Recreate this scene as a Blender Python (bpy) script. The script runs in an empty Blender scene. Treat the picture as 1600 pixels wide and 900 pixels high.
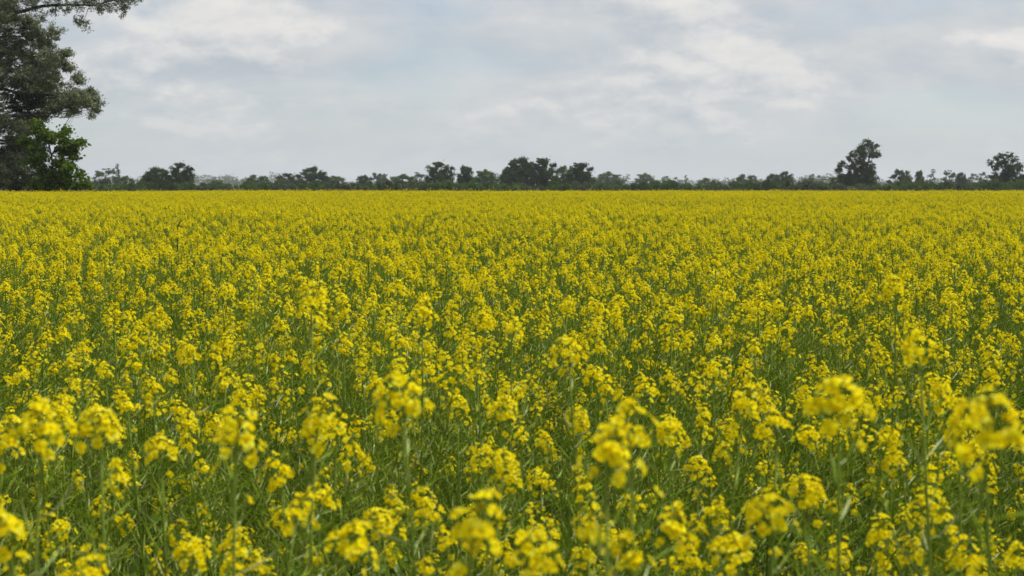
import bpy, math, random
import numpy as np
from mathutils import Matrix, Vector, Euler

SC = bpy.context.scene
COL = SC.collection

# ------------------------------------------------------------------ camera
CAM_Z = 1.82
FPX = 2000.0                      # focal length in photo pixels (1600 wide)
HORIZON = 296.0
PITCH = math.atan((450 - HORIZON) / FPX)
cam_d = bpy.data.cameras.new('camera')
cam_d.sensor_width = 36.0
cam_d.lens = 36.0 * FPX / 1600.0
cam_d.clip_start = 0.05
cam_d.clip_end = 20000
cam_d.dof.use_dof = True
cam_d.dof.focus_distance = 8.5
cam_d.dof.aperture_fstop = 8.0
cam = bpy.data.objects.new('camera', cam_d)
cam.location = (0, 0, CAM_Z)
cam.rotation_euler = (math.pi / 2 - PITCH, 0, 0)
COL.objects.link(cam)
SC.camera = cam

# ------------------------------------------------------------------ sun direction
SUN_EL, SUN_AZ = 60.0, 62.0       # azimuth measured from +Y (ahead) to the right
az, el = math.radians(SUN_AZ), math.radians(SUN_EL)
to_sun = Vector((math.sin(az) * math.cos(el), math.cos(az) * math.cos(el), math.sin(el)))

# ------------------------------------------------------------------ world: hazy sky with a broken layer of cloud
world = bpy.data.worlds.new('World')
SC.world = world
world.use_nodes = True
nt = world.node_tree
nt.nodes.clear()


class G:
    """tiny helper to write node graphs"""
    def __init__(self, tree):
        self.t = tree

    def n(self, kind, ins=None, **props):
        nd = self.t.nodes.new(kind)
        for k, v in props.items():
            setattr(nd, k, v)
        for k, v in (ins or {}).items():
            self.put(nd.inputs[k], v)
        return nd

    def put(self, sock, v):
        if isinstance(v, bpy.types.NodeSocket):
            self.t.links.new(v, sock)
        elif isinstance(v, bpy.types.Node):
            self.t.links.new(v.outputs[0], sock)
        else:
            sock.default_value = v

    def m(self, op, a, b=0.0, c=None, clamp=False):
        nd = self.t.nodes.new('ShaderNodeMath')
        nd.operation = op
        nd.use_clamp = clamp
        self.put(nd.inputs[0], a)
        self.put(nd.inputs[1], b)
        if c is not None:
            self.put(nd.inputs[2], c)
        return nd.outputs[0]

    def ramp(self, x, lo, hi, a=0.0, b=1.0, smooth=True):
        nd = self.n('ShaderNodeMapRange', {0: x, 1: lo, 2: hi, 3: a, 4: b})
        nd.interpolation_type = 'SMOOTHSTEP' if smooth else 'LINEAR'
        return nd.outputs[0]

    def mixc(self, f, a, b):
        nd = self.t.nodes.new('ShaderNodeMix')
        nd.data_type = 'RGBA'
        self.put(nd.inputs[0], f)
        self.put(nd.inputs[6], a)
        self.put(nd.inputs[7], b)
        return nd.outputs[2]


g = G(nt)
tc = g.n('ShaderNodeTexCoord')
sep = g.n('ShaderNodeSeparateXYZ', {0: tc.outputs['Generated']})
zz = g.m('MAXIMUM', sep.outputs['Z'], 0.0)
inv = g.m('DIVIDE', 1.0, g.m('ADD', zz, 0.42))          # a flat layer seen from below
cx = g.m('MULTIPLY', sep.outputs['X'], inv)
cy = g.m('MULTIPLY', sep.outputs['Y'], inv)
SKY_OFF = (5.5, 13.0, 3.5)


def cloud_noise(dx, dy, scale, detail, rough, dist=0.0, off=SKY_OFF, sy=1.0):
    v = g.n('ShaderNodeCombineXYZ', {0: g.m('ADD', cx, dx + off[0]), 1: g.m('MULTIPLY', g.m('ADD', cy, dy + off[1]), sy), 2: off[2]})
    nn = g.n('ShaderNodeTexNoise', {'Vector': v, 'Scale': scale, 'Detail': detail, 'Roughness': rough, 'Distortion': dist}, noise_dimensions='3D')
    return nn.outputs[0]


big = cloud_noise(0, 0, 2.9, 8.0, 0.56, 0.0)
big_far = cloud_noise(0.010, -0.040, 2.9, 8.0, 0.56, 0.0)
veil = cloud_noise(0, 0, 1.5, 4.0, 0.55, 0.2, (11.0, 2.0, 4.0), 1.6)
wisp = cloud_noise(0, 0, 6.0, 6.0, 0.58, 0.1, (5.0, 9.0, 8.0), 1.4)
lit = g.ramp(g.m('SUBTRACT', big, big_far), -0.075, 0.075, 0.0, 1.0)       # bright upper rims, grey bases
thick = g.ramp(big, 0.47, 0.58)
cov = g.ramp(g.m('ADD', g.m('MULTIPLY', big, 0.7), g.m('MULTIPLY', veil, 0.5)), 0.48, 0.64)
cov = g.m('ADD', g.m('MULTIPLY', cov, 0.42), 0.57)
c_dark = (4.95, 5.45, 5.95, 1)
c_light = (8.2, 8.0, 7.75, 1)
puff = g.m('MULTIPLY', thick, g.m('SUBTRACT', g.m('MULTIPLY', lit, 1.15), 0.25))
tone = g.m('ADD', g.m('MULTIPLY', puff, 0.60), g.m('MULTIPLY', g.ramp(wisp, 0.34, 0.68), 0.34))
tone = g.m('ADD', tone, 0.16, clamp=True)
cloud_col = g.mixc(tone, c_dark, c_light)
sky = g.n('ShaderNodeTexSky', sky_type='NISHITA', sun_disc=False, sun_elevation=el, sun_rotation=az,
          air_density=1.0, dust_density=0.4, ozone_density=2.0)
mixed = g.mixc(cov, sky.outputs[0], cloud_col)
low = g.ramp(zz, 0.0, 0.09, 1.0, 0.0)
mixed = g.mixc(g.m('MULTIPLY', low, 0.85), mixed, (5.75, 6.15, 6.4, 1))     # the layer closes up towards the horizon
bg = g.n('ShaderNodeBackground', {'Color': mixed, 'Strength': 0.1})
out = g.n('ShaderNodeOutputWorld', {'Surface': bg})

# ------------------------------------------------------------------ sun (veiled by cloud) and exposure
sun_d = bpy.data.lights.new('sun', 'SUN')
sun_d.energy = 5.0
sun_d.angle = math.radians(10)
sun_d.color = (1.0, 0.955, 0.88)
sun = bpy.data.objects.new('sun', sun_d)
sun.rotation_euler = to_sun.to_track_quat('Z', 'Y').to_euler()
sun.location = (30, 60, 60)
COL.objects.link(sun)

vs = SC.view_settings
vs.view_transform = 'Standard'
vs.look = 'None'
vs.exposure = 0.0
vs.gamma = 1.0
vs.use_curve_mapping = False
cy_ = SC.cycles
cy_.max_bounces = 6
cy_.diffuse_bounces = 4
cy_.glossy_bounces = 2
cy_.transmission_bounces = 4
cy_.volume_bounces = 0
cy_.transparent_max_bounces = 4
cy_.caustics_reflective = False
cy_.caustics_refractive = False
cy_.use_denoising = True
cy_.denoiser = 'OPENIMAGEDENOISE'
cy_.use_adaptive_sampling = True
cy_.adaptive_threshold = 0.012


# ------------------------------------------------------------------ photo pixel -> place
def at(px, py, Y):
    u, v = (px - 800) / FPX, (450 - py) / FPX
    dx = u
    dy = math.cos(PITCH) + v * math.sin(PITCH)
    dz = -math.sin(PITCH) + v * math.cos(PITCH)
    t = Y / dy
    return np.array([dx * t, Y, CAM_Z + dz * t])


def project(p):
    x, y, z = p[0], p[1], p[2] - CAM_Z
    f = y * math.cos(PITCH) - z * math.sin(PITCH)
    up = y * math.sin(PITCH) + z * math.cos(PITCH)
    return 800 + FPX * x / f, 450 - FPX * up / f


def sstep(a, b, x):
    t = np.clip((x - a) / (b - a), 0, 1)
    return t * t * (3 - 2 * t)


FIELD_END = 104.0


def ground_z(x, y):
    """the field swells gently to a crest, then falls away towards the meadow and the trees"""
    x = np.asarray(x, float)
    y = np.asarray(y, float)
    z = 0.22 * sstep(8, 78, y) - 0.95 * sstep(84, 190, y)
    z = z + 0.035 * np.sin(x * 0.21 + y * 0.13) * sstep(4, 20, y) + 0.025 * np.sin(x * 0.09 - y * 0.31 + 1.3) * sstep(4, 20, y)
    return z


# ------------------------------------------------------------------ materials
def mat(name, build):
    m = bpy.data.materials.new(name)
    m.use_nodes = True
    m.node_tree.nodes.clear()
    gg = G(m.node_tree)
    sh = build(gg)
    o = m.node_tree.nodes.new('ShaderNodeOutputMaterial')
    m.node_tree.links.new(sh, o.inputs['Surface'])
    return m


def plant_mat(name, c1, c2, trans=0.3, spec=0.0, rough=0.45, c3=None, tint=None):
    """diffuse with some light passing through; every petal, pod or leaf takes its own tone between c1 and c2"""
    def b(gg):
        geo = gg.n('ShaderNodeNewGeometry')
        oi = gg.n('ShaderNodeObjectInfo')
        f = gg.m('FRACT', gg.m('ADD', geo.outputs['Random Per Island'], oi.outputs['Random']))
        col = gg.mixc(f, (*c1, 1), (*c2, 1))
        if c3:
            col = gg.mixc(gg.ramp(gg.m('FRACT', gg.m('MULTIPLY', f, 7.31)), 0.82, 0.9), col, (*c3, 1))
        d = gg.n('ShaderNodeBsdfDiffuse', {'Color': col})
        tcol = col
        if tint:
            mm = gg.n('ShaderNodeMix', {0: 1.0, 6: col, 7: (*tint, 1)}, data_type='RGBA', blend_type='MULTIPLY')
            tcol = mm.outputs[2]
        t = gg.n('ShaderNodeBsdfTranslucent', {'Color': tcol})
        mx = gg.n('ShaderNodeMixShader', {0: trans, 1: d, 2: t})
        if spec > 0:
            gl = gg.n('ShaderNodeBsdfGlossy', {'Roughness': rough, 'Color': (1, 1, 1, 1)})
            mx = gg.n('ShaderNodeMixShader', {0: spec, 1: mx, 2: gl})
        return mx.outputs[0]
    return mat(name, b)


M_PETAL = plant_mat('petal', (0.85, 0.66, 0.004), (0.93, 0.83, 0.014), 0.46, c3=(0.93, 0.86, 0.06))
M_BUD = plant_mat('bud', (0.42, 0.40, 0.03), (0.55, 0.46, 0.02), 0.2)
M_STEM = plant_mat('stem', (0.115, 0.180, 0.018), (0.195, 0.260, 0.036), 0.05, 0.012, 0.4)
M_POD = plant_mat('pod', (0.175, 0.280, 0.010), (0.320, 0.415, 0.032), 0.38, 0.015, 0.4, c3=(0.38, 0.42, 0.17))
M_LEAF = plant_mat('rape_leaf', (0.075, 0.145, 0.014), (0.125, 0.205, 0.026), 0.3, 0.01, 0.45)
M_WILLOW = plant_mat('willow_leaf', (0.095, 0.125, 0.052), (0.270, 0.295, 0.170), 0.26, 0.02, 0.4)
M_GREEN = plant_mat('maple_leaf', (0.065, 0.120, 0.012), (0.125, 0.190, 0.022), 0.4)
M_OAK = plant_mat('oak_leaf', (0.036, 0.064, 0.014), (0.070, 0.108, 0.024), 0.28)
M_OAK2 = plant_mat('ash_leaf', (0.065, 0.115, 0.024), (0.110, 0.165, 0.040), 0.3)
M_PALE = plant_mat('sallow_leaf', (0.075, 0.105, 0.045), (0.110, 0.140, 0.065), 0.25)
M_SHRUB = plant_mat('shrub_leaf', (0.052, 0.098, 0.018), (0.095, 0.150, 0.028), 0.3)
M_WOOD = plant_mat('wood_leaf', (0.075, 0.105, 0.045), (0.120, 0.150, 0.070), 0.25)  # far wood's leaf colour lightened, part of its haze painted in


def bark_b(gg):
    t = gg.n('ShaderNodeTexCoord')
    mp = gg.n('ShaderNodeMapping', {'Vector': t.outputs['Object'], 'Scale': (3.0, 3.0, 0.7)})
    nn = gg.n('ShaderNodeTexNoise', {'Vector': mp, 'Scale': 4.0, 'Detail': 6.0, 'Roughness': 0.65})
    col = gg.mixc(gg.ramp(nn.outputs[0], 0.35, 0.65), (0.020, 0.017, 0.013, 1), (0.060, 0.052, 0.042, 1))
    bp = gg.n('ShaderNodeBump', {'Strength': 0.6, 'Distance': 0.05, 'Height': nn.outputs[0]})
    return gg.n('ShaderNodeBsdfDiffuse', {'Color': col, 'Normal': bp}).outputs[0]


M_BARK = mat('bark', bark_b)


def ground_b(gg):
    t = gg.n('ShaderNodeTexCoord')
    s = gg.n('ShaderNodeSeparateXYZ', {0: t.outputs['Object']})
    n1 = gg.n('ShaderNodeTexNoise', {'Vector': t.outputs['Object'], 'Scale': 6.0, 'Detail': 8.0, 'Roughness': 0.65})
    n2 = gg.n('ShaderNodeTexNoise', {'Vector': t.outputs['Object'], 'Scale': 0.06, 'Detail': 5.0})
    soil = gg.mixc(n1.outputs[0], (0.035, 0.026, 0.016, 1), (0.075, 0.058, 0.036, 1))
    moss = gg.mixc(n1.outputs[0], (0.025, 0.040, 0.010, 1), (0.055, 0.080, 0.022, 1))
    floor = gg.mixc(gg.ramp(n1.outputs[0], 0.4, 0.6), soil, moss)
    mead = gg.mixc(n2.outputs[0], (0.050, 0.080, 0.024, 1), (0.095, 0.115, 0.042, 1))
    col = gg.mixc(gg.ramp(s.outputs['Y'], FIELD_END - 1.0, FIELD_END + 2.0), floor, mead)
    bp = gg.n('ShaderNodeBump', {'Strength': 0.8, 'Distance': 0.04, 'Height': n1.outputs[0]})
    return gg.n('ShaderNodeBsdfDiffuse', {'Color': col, 'Normal': bp}).outputs[0]


M_GROUND = mat('ground', ground_b)


# ------------------------------------------------------------------ mesh collecting
class MB:
    def __init__(self):
        self.v, self.f, self.m = [], [], []

    def tube(self, pts, rad, mi=0, sides=3):
        pts = np.asarray(pts, float)
        n = len(pts)
        tan = np.gradient(pts, axis=0)
        tan /= np.linalg.norm(tan, axis=1)[:, None] + 1e-9
        ref = np.array([0.31, 0.87, 0.11]) if abs(tan[0][2]) > 0.6 else np.array([0.05, 0.1, 1.0])
        a = np.cross(tan, ref)
        a /= np.linalg.norm(a, axis=1)[:, None] + 1e-9
        b = np.cross(tan, a)
        base = len(self.v)
        rad = np.broadcast_to(rad, (n,))
        for i in range(n):
            for k in range(sides):
                w = 2 * math.pi * k / sides
                self.v.append(tuple(pts[i] + rad[i] * (math.cos(w) * a[i] + math.sin(w) * b[i])))
        for i in range(n - 1):
            for k in range(sides):
                k2 = (k + 1) % sides
                self.f.append((base + i * sides + k, base + i * sides + k2, base + (i + 1) * sides + k2, base + (i + 1) * sides + k))
                self.m.append(mi)
        self.f.append(tuple(base + (n - 1) * sides + k for k in range(sides)))
        self.m.append(mi)

    def poly(self, pts, mi=0):
        base = len(self.v)
        self.v.extend(tuple(p) for p in pts)
        self.f.append(tuple(range(base, base + len(pts))))
        self.m.append(mi)

    def fan(self, pts, faces, mi=0):
        base = len(self.v)
        self.v.extend(tuple(p) for p in pts)
        for f in faces:
            self.f.append(tuple(base + i for i in f))
            self.m.append(mi)

    def add(self, other, M=None, remap=None):
        base = len(self.v)
        V = np.asarray(other.v, float).reshape(-1, 3)
        if M is not None:
            A = np.array(M)
            V = V @ A[:3, :3].T + A[:3, 3]
        self.v.extend(map(tuple, V))
        self.f.extend(tuple(i + base for i in f) for f in other.f)
        self.m.extend(other.m if remap is None else (remap[i] for i in other.m))

    def mesh(self, name, mats, smooth=False):
        me = bpy.data.meshes.new(name)
        me.from_pydata(self.v, [], self.f)
        for mm in mats:
            me.materials.append(mm)
        if len(mats) > 1:
            me.polygons.foreach_set('material_index', self.m)
        if smooth:
            me.polygons.foreach_set('use_smooth', [True] * len(self.f))
        me.update()
        return me


def quads_mesh(name, V, material):
    """V: (n,4,3) separate leaf faces"""
    n = len(V)
    me = bpy.data.meshes.new(name)
    me.vertices.add(n * 4)
    me.vertices.foreach_set('co', np.ascontiguousarray(V, dtype=np.float32).ravel())
    me.loops.add(n * 4)
    me.loops.foreach_set('vertex_index', np.arange(n * 4, dtype=np.int32))
    me.polygons.add(n)
    me.polygons.foreach_set('loop_start', np.arange(0, n * 4, 4, dtype=np.int32))
    me.materials.append(material)
    me.update(calc_edges=True)
    return me


def link(name, data, parent=None, M=None):
    o = bpy.data.objects.new(name, data)
    COL.objects.link(o)
    if parent is not None:
        o.parent = parent
    if M is not None:
        o.matrix_basis = M
    return o


def tag(o, label=None, cat=None, group=None, kind=None):
    if label:
        o['label'] = label
    if cat:
        o['category'] = cat
    if group:
        o['group'] = group
    if kind:
        o['kind'] = kind
    return o


# ------------------------------------------------------------------ ground: one sheet out to beyond the last wood
xs = np.concatenate([np.linspace(-2200, -120, 14), np.linspace(-100, 100, 101), np.linspace(120, 2200, 14)])
ys = np.concatenate([np.linspace(-300, -10, 6), np.linspace(-6, 200, 104), np.linspace(230, 2600, 20)])
XX, YY = np.meshgrid(xs, ys)
ZZ = ground_z(XX, YY)
gv = np.stack([XX.ravel(), YY.ravel(), ZZ.ravel()], 1)
nx, ny = len(xs), len(ys)
gf = [(j * nx + i, j * nx + i + 1, (j + 1) * nx + i + 1, (j + 1) * nx + i) for j in range(ny - 1) for i in range(nx - 1)]
gm = bpy.data.meshes.new('ground')
gm.from_pydata(gv.tolist(), [], gf)
gm.polygons.foreach_set('use_smooth', [True] * len(gf))
gm.materials.append(M_GROUND)
tag(link('ground', gm), kind='structure')


# ------------------------------------------------------------------ trees
def rot_rand(rng, n):
    """n random orthonormal pairs (a, b)"""
    a = rng.normal(size=(n, 3))
    a /= np.linalg.norm(a, axis=1)[:, None]
    b = rng.normal(size=(n, 3))
    b -= (b * a).sum(1)[:, None] * a
    b /= np.linalg.norm(b, axis=1)[:, None]
    return a, b


def leaf_quads(rng, centers, length, width, droop=0.0):
    n = len(centers)
    a, b = rot_rand(rng, n)
    if droop:
        a = a + np.array([0, 0, -droop])
        a /= np.linalg.norm(a, axis=1)[:, None]
        b -= (b * a).sum(1)[:, None] * a
        b /= np.linalg.norm(b, axis=1)[:, None]
    L = length * rng.uniform(0.6, 1.3, n)[:, None]
    W = width * rng.uniform(0.6, 1.3, n)[:, None]
    c = np.cross(a, b)
    k = 0.18 * W
    return np.stack([centers - a * L * 0.5, centers + b * W * 0.5 + c * k, centers + a * L * 0.5, centers - b * W * 0.5 + c * k], 1)


def curve(p0, p1, rng, n=6, sag=0.12, up=0.0):
    p0, p1 = np.asarray(p0, float), np.asarray(p1, float)
    t = np.linspace(0, 1, n)[:, None]
    L = np.linalg.norm(p1 - p0)
    off = rng.normal(size=3) * sag * L
    off2 = rng.normal(size=(n, 3)) * sag * L * 0.12
    off2[0] = off2[-1] = 0
    pts = p0 + (p1 - p0) * t + np.sin(t * math.pi) * off * 0.5 + off2
    pts[:, 2] += (np.sin(t[:, 0] * math.pi)) * up * L
    return pts


def blob_tree(seed, trunk, blobs, r0, leaf, mat_leaf, per_clump=30, clump_r=0.5, clumps_per_m2=1.1, droop=0.0, bark_min=0.02, twigs=True, hollow=0.35, rise=0.55, limb=1.0):
    """trunk: list of points from the ground up; blobs: (x, y, z, r) masses of the crown, each carried by a limb of its own.
    Leaves sit in clumps spread mostly over the shell of each mass, so that gaps stay open between them."""
    rng = np.random.default_rng(seed)
    mb = MB()
    trunk = np.asarray(trunk, float)
    H = trunk[-1][2]
    rad = r0 * (1 - 0.8 * np.linspace(0, 1, len(trunk)) ** 0.8)
    rad[0] *= 1.35
    mb.tube(trunk, rad, 0, 8)
    centers = []
    for (x, y, z, r) in blobs:
        c = np.array([x, y, z])
        # leave the trunk at a point below the mass
        want = max(trunk[0][2] + 0.12 * H, z - rise * np.hypot(x - trunk[0][0], y - trunk[0][1]) - 0.5 * r)
        i = int(np.argmin(abs(trunk[:, 2] - want)))
        path = curve(trunk[i], c, rng, 7, 0.22, 0.05)
        rb = limb * min(rad[i] * 0.7, 0.10 + 0.045 * r * 2)
        mb.tube(path, np.linspace(rb, max(bark_min, rb * 0.25), 7), 0, 5)
        n = max(4, int(clumps_per_m2 * 4 * math.pi * r * r * 0.35))
        d = rng.normal(size=(n, 3))
        d /= np.linalg.norm(d, axis=1)[:, None]
        d[:, 2] *= 0.85
        rr = r * rng.uniform(hollow, 1.05, n) * (0.8 + 0.35 * rng.random(n))
        cc = c + d * rr[:, None]
        if twigs:
            for q in cc[:: max(1, n // 18)]:
                s = path[rng.integers(3, 7)]
                mb.tube(curve(s, q, rng, 4, 0.25), np.linspace(max(bark_min, rb * 0.3), bark_min * 0.5, 4), 0, 3)
        centers.append(cc)
    cc = np.concatenate(centers)
    m = rng.poisson(per_clump, len(cc)) + 3
    idx = np.repeat(np.arange(len(cc)), m)
    sc = (clump_r * rng.uniform(0.5, 1.25, len(cc)))[idx][:, None]
    pos = cc[idx] + rng.normal(size=(len(idx), 3)) * sc * np.array([0.62, 0.62, 0.45])
    V = leaf_quads(rng, pos, leaf[0], leaf[1], droop)
    return mb.mesh('trunk', [M_BARK], True), quads_mesh('crown', V, mat_leaf)


def add_tree(name, loc, trunk_me, crown_me, label, cat='tree', group=None, rz=0.0, s=(1, 1, 1)):
    root = link(name, None)
    root.empty_display_size = 1.0
    root.matrix_basis = Matrix.Translation(loc) @ Matrix.Rotation(rz, 4, 'Z') @ Matrix.Diagonal((*s, 1))
    tag(root, label, cat, group)
    link('trunk', trunk_me, root)
    link('crown', crown_me, root)
    return root


def random_blobs(rng, H, W, base, n, r_lo, r_hi):
    """masses packed into an egg-shaped crown of total height H and width W that starts at height base: an even shell, slightly uneven, round a filled heart"""
    bl = []
    cz, hz = (base + H) * 0.47, (H - base) * 0.53
    m = int(n * 0.72)
    for k in range(n):
        r = rng.uniform(r_lo, r_hi)
        if k < m:
            w = k * 2.39996 + rng.normal() * 0.25
            c = 1 - 1.75 * (k + 0.5) / m
            q = math.sqrt(max(0, 1 - c * c))
            d = np.array([math.cos(w) * q, math.sin(w) * q, c])
            t = rng.uniform(0.84, 1.08)
        else:
            d = rng.normal(size=3)
            d /= np.linalg.norm(d)
            t = rng.uniform(0.1, 0.65)
        bl.append((d[0] * (W / 2 - r) * t, d[1] * (W / 2 - r) * t, max(cz + d[2] * (hz - r) * t, r * 0.7), r))
    return bl


def generic(seed, H, W, base, n, r_lo, r_hi, mat_leaf, leaf=(0.42, 0.30), **kw):
    rng = np.random.default_rng(seed * 7 + 1)
    bl = random_blobs(rng, H, W, base, n, r_lo, r_hi)
    tr = curve((0, 0, -0.4), (rng.normal() * 0.3, rng.normal() * 0.3, H * 0.72), rng, 9, 0.06)
    return blob_tree(seed, tr, bl, 0.028 * H + 0.08, leaf, mat_leaf, **kw)


# --- kinds of far tree, all about 12 m tall as modelled
KIND = {
    'oak_a': generic(11, 12, 10.5, 0.0, 30, 1.1, 1.9, M_OAK, per_clump=30, clumps_per_m2=2.2, hollow=0.2),
    'oak_b': generic(12, 12, 9.5, 0.0, 28, 1.0, 1.8, M_OAK, per_clump=30, clumps_per_m2=2.2, hollow=0.2),
    'oak_c': generic(13, 12, 12.0, 0.0, 32, 1.0, 1.8, M_OAK, per_clump=30, clumps_per_m2=2.2, hollow=0.2),
    'oak_d': generic(14, 12, 8.5, 0.0, 26, 1.0, 1.7, M_OAK, per_clump=30, clumps_per_m2=2.2, hollow=0.2),
    'ash_a': generic(21, 12, 10.0, 0.0, 28, 1.0, 1.7, M_OAK2, per_clump=28, clumps_per_m2=2.0, hollow=0.2),
    'ash_b': generic(22, 12, 8.5, 0.0, 24, 0.9, 1.6, M_OAK2, per_clump=28, clumps_per_m2=2.0, hollow=0.2),
    'ash_c': generic(23, 12, 12.0, 0.0, 32, 1.1, 1.8, M_OAK2, per_clump=28, clumps_per_m2=2.0, hollow=0.2),
    'pale_a': generic(31, 12, 9.5, 0.0, 24, 0.9, 1.6, M_PALE, per_clump=22, clumps_per_m2=1.2),
    'pale_b': generic(32, 12, 11.5, 0.0, 28, 0.9, 1.7, M_PALE, per_clump=22, clumps_per_m2=1.2),
    'poplar': generic(41, 12, 5.0, 0.0, 16, 0.7, 1.2, M_PALE, per_clump=18, clumps_per_m2=1.2),
}
for _k in range(5):
    KIND['shrub_%d' % _k] = generic(60 + _k, 4.5, 8.0 + _k % 3, 0.0, 12, 0.9, 1.5, [M_SHRUB, M_OAK2, M_SHRUB, M_PALE, M_OAK][_k], leaf=(0.40, 0.30), per_clump=34, clumps_per_m2=2.4)


def far_tree(kind, px, top, width_px, Y, label, name='tree', cat='tree', group=None, rz=None):
    tm, cm = KIND[kind]
    p = at(px, top, Y)
    gz = float(ground_z(p[0], Y))
    bb = [v for v in cm.vertices]
    co = np.empty(len(bb) * 3, np.float32)
    cm.vertices.foreach_get('co', co)
    co = co.reshape(-1, 3)
    Hc = np.percentile(co[:, 2], 99.3)
    Wc = np.percentile(co[:, 0], 99.0) - np.percentile(co[:, 0], 1.0)
    sz = (p[2] - gz) / Hc
    sx = width_px / FPX * Y / Wc
    r = (hash_f(px) * 6.28) if rz is None else rz
    return add_tree(name, (p[0], Y, gz), tm, cm, label, cat, group, r, (sx, sx, sz))


def hash_f(v):
    return (math.sin(v * 12.9898) * 43758.5453) % 1.0


TREES = [
    # kind, px, top, width, distance, label
    ('pale_a', 164, 264, 40, 330, 'loose grey-green tree nearest the bright green maple, beyond the field', 'tree'),
    ('poplar', 182, 257, 17, 340, 'thin wispy pale treetop rising beside the loose grey-green tree', 'tree'),
    ('ash_b', 196, 276, 26, 345, 'small grey tree at the foot of the wispy pale treetop', 'tree'),
    ('oak_a', 244, 264, 44, 300, 'lower dark round oak of the close pair at the far field edge', 'oak tree'),
    ('oak_b', 284, 256, 36, 300, 'taller dark oak of the close pair at the far field edge', 'oak tree'),
    ('ash_c', 402, 275, 46, 480, 'wide low hazy tree between the oak pair and the domed small oak', 'tree'),
    ('oak_b', 446, 272, 30, 420, 'small domed dark oak beside the broad sloping oak', 'oak tree'),
    ('oak_c', 488, 263, 50, 420, 'broad sloping oak with open twiggy crown above low bushes', 'oak tree'),
    ('ash_b', 524, 276, 36, 470, 'low tree filling the falling side of the broad sloping oak', 'tree'),
    ('oak_d', 568, 275, 22, 420, 'small dark pointed tree alone in the low gap', 'tree'),
    ('oak_c', 592, 272, 34, 620, 'faint hazy flat-topped tree behind the low gap', 'tree'),
    ('ash_a', 628, 274, 40, 400, 'pale green bushy tree at the start of the dense clump', 'tree'),
    ('pale_a', 656, 270, 26, 420, 'feathery light green tree touching the tall dark oak clump', 'tree'),
    ('oak_b', 688, 255, 42, 330, 'tall dark dense oak opening the long middle clump', 'oak tree'),
    ('oak_d', 727, 261, 25, 340, 'narrow dark oak just after the tall dense one', 'oak tree'),
    ('ash_a', 759, 267, 38, 370, 'light green open tree in the dip of the middle clump', 'tree'),
    ('oak_d', 795, 263, 28, 350, 'dark oak on the near shoulder of the highest middle oak', 'oak tree'),
    ('oak_a', 815, 249, 46, 330, 'highest oak of the middle clump with rounded knobbly top', 'oak tree'),
    ('oak_b', 848, 249, 42, 325, 'second high oak pressed against the highest middle oak', 'oak tree'),
    ('ash_b', 880, 261, 30, 335, 'light green tree tucked between two dark middle oaks', 'tree'),
    ('oak_b', 907, 256, 42, 320, 'dark domed oak closing the middle clump before the hazy woods', 'oak tree'),
    ('ash_c', 948, 270, 50, 640, 'hazy blue-grey tree just beyond the dark domed oak', 'tree'),
    ('ash_a', 1008, 272, 30, 620, 'hazy rounded treetop above the low grey wood', 'tree'),
    ('pale_b', 1046, 276, 40, 600, 'low feathery pale tree in the low grey wood', 'tree'),
    ('poplar', 1072, 274, 10, 560, 'tiny spiky treetop in the lowest stretch of treeline', 'tree'),
    ('ash_b', 1104, 279, 30, 560, 'small low tree after the tiny spiky treetop', 'tree'),
    ('ash_c', 1166, 274, 44, 500, 'wide flat hazy oak-like tree midway to the great lone tree', 'tree'),
    ('oak_d', 1208, 273, 22, 460, 'narrow grey tree leaning on the taller hazy one', 'tree'),
    ('oak_b', 1226, 269, 26, 460, 'taller narrow hazy tree standing in the grey stretch', 'tree'),
    ('pale_b', 1273, 273, 34, 560, 'pale square-topped tree just before the great lone tree', 'tree'),
    ('ash_c', 1316, 274, 44, 330, 'low spreading bushy tree under the great lone tree', 'tree'),
    ('oak_c', 1408, 267, 36, 400, 'broad low oak in the hedge after the great lone tree', 'oak tree'),
    ('oak_d', 1437, 268, 14, 400, 'small round treetop on a stalk in the hedge', 'tree'),
    ('poplar', 1456, 265, 15, 410, 'thin spiky tree pointing up between two rounded hedge trees', 'tree'),
    ('pale_a', 1484, 267, 24, 430, 'pale green rounded tree in the hedge near the knobbly oak', 'tree'),
    ('oak_d', 1502, 271, 16, 430, 'small grey tree hugging the pale rounded hedge tree', 'tree'),
    ('pale_b', 1532, 270, 40, 520, 'hazy pale tree just behind the knobbly oak', 'tree'),
    ('oak_b', 1600, 277, 40, 380, 'low dark tree cut by the picture edge beyond the knobbly oak', 'tree'),
]
for (k, px, top, w, Y, lab, cat) in TREES:
    far_tree(k, px, top, w, Y, lab, name='oak_tree' if cat.startswith('oak') else 'tree', cat='tree')


# --- the great lone tree (leaning, open crown) and the knobbly oak: masses read off the photograph at their own distance
def px_blobs(lst, Y, base_px, seed, depth, grow=1.0):
    rng = np.random.default_rng(seed)
    o = at(base_px, 296, Y)
    o[2] = float(ground_z(o[0], Y))
    res = []
    for (px, py, r) in lst:
        p = at(px, py, Y)
        res.append((p[0] - o[0], rng.uniform(-1, 1) * depth, p[2] - o[2], r * grow / FPX * Y))
    return o, res


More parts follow.
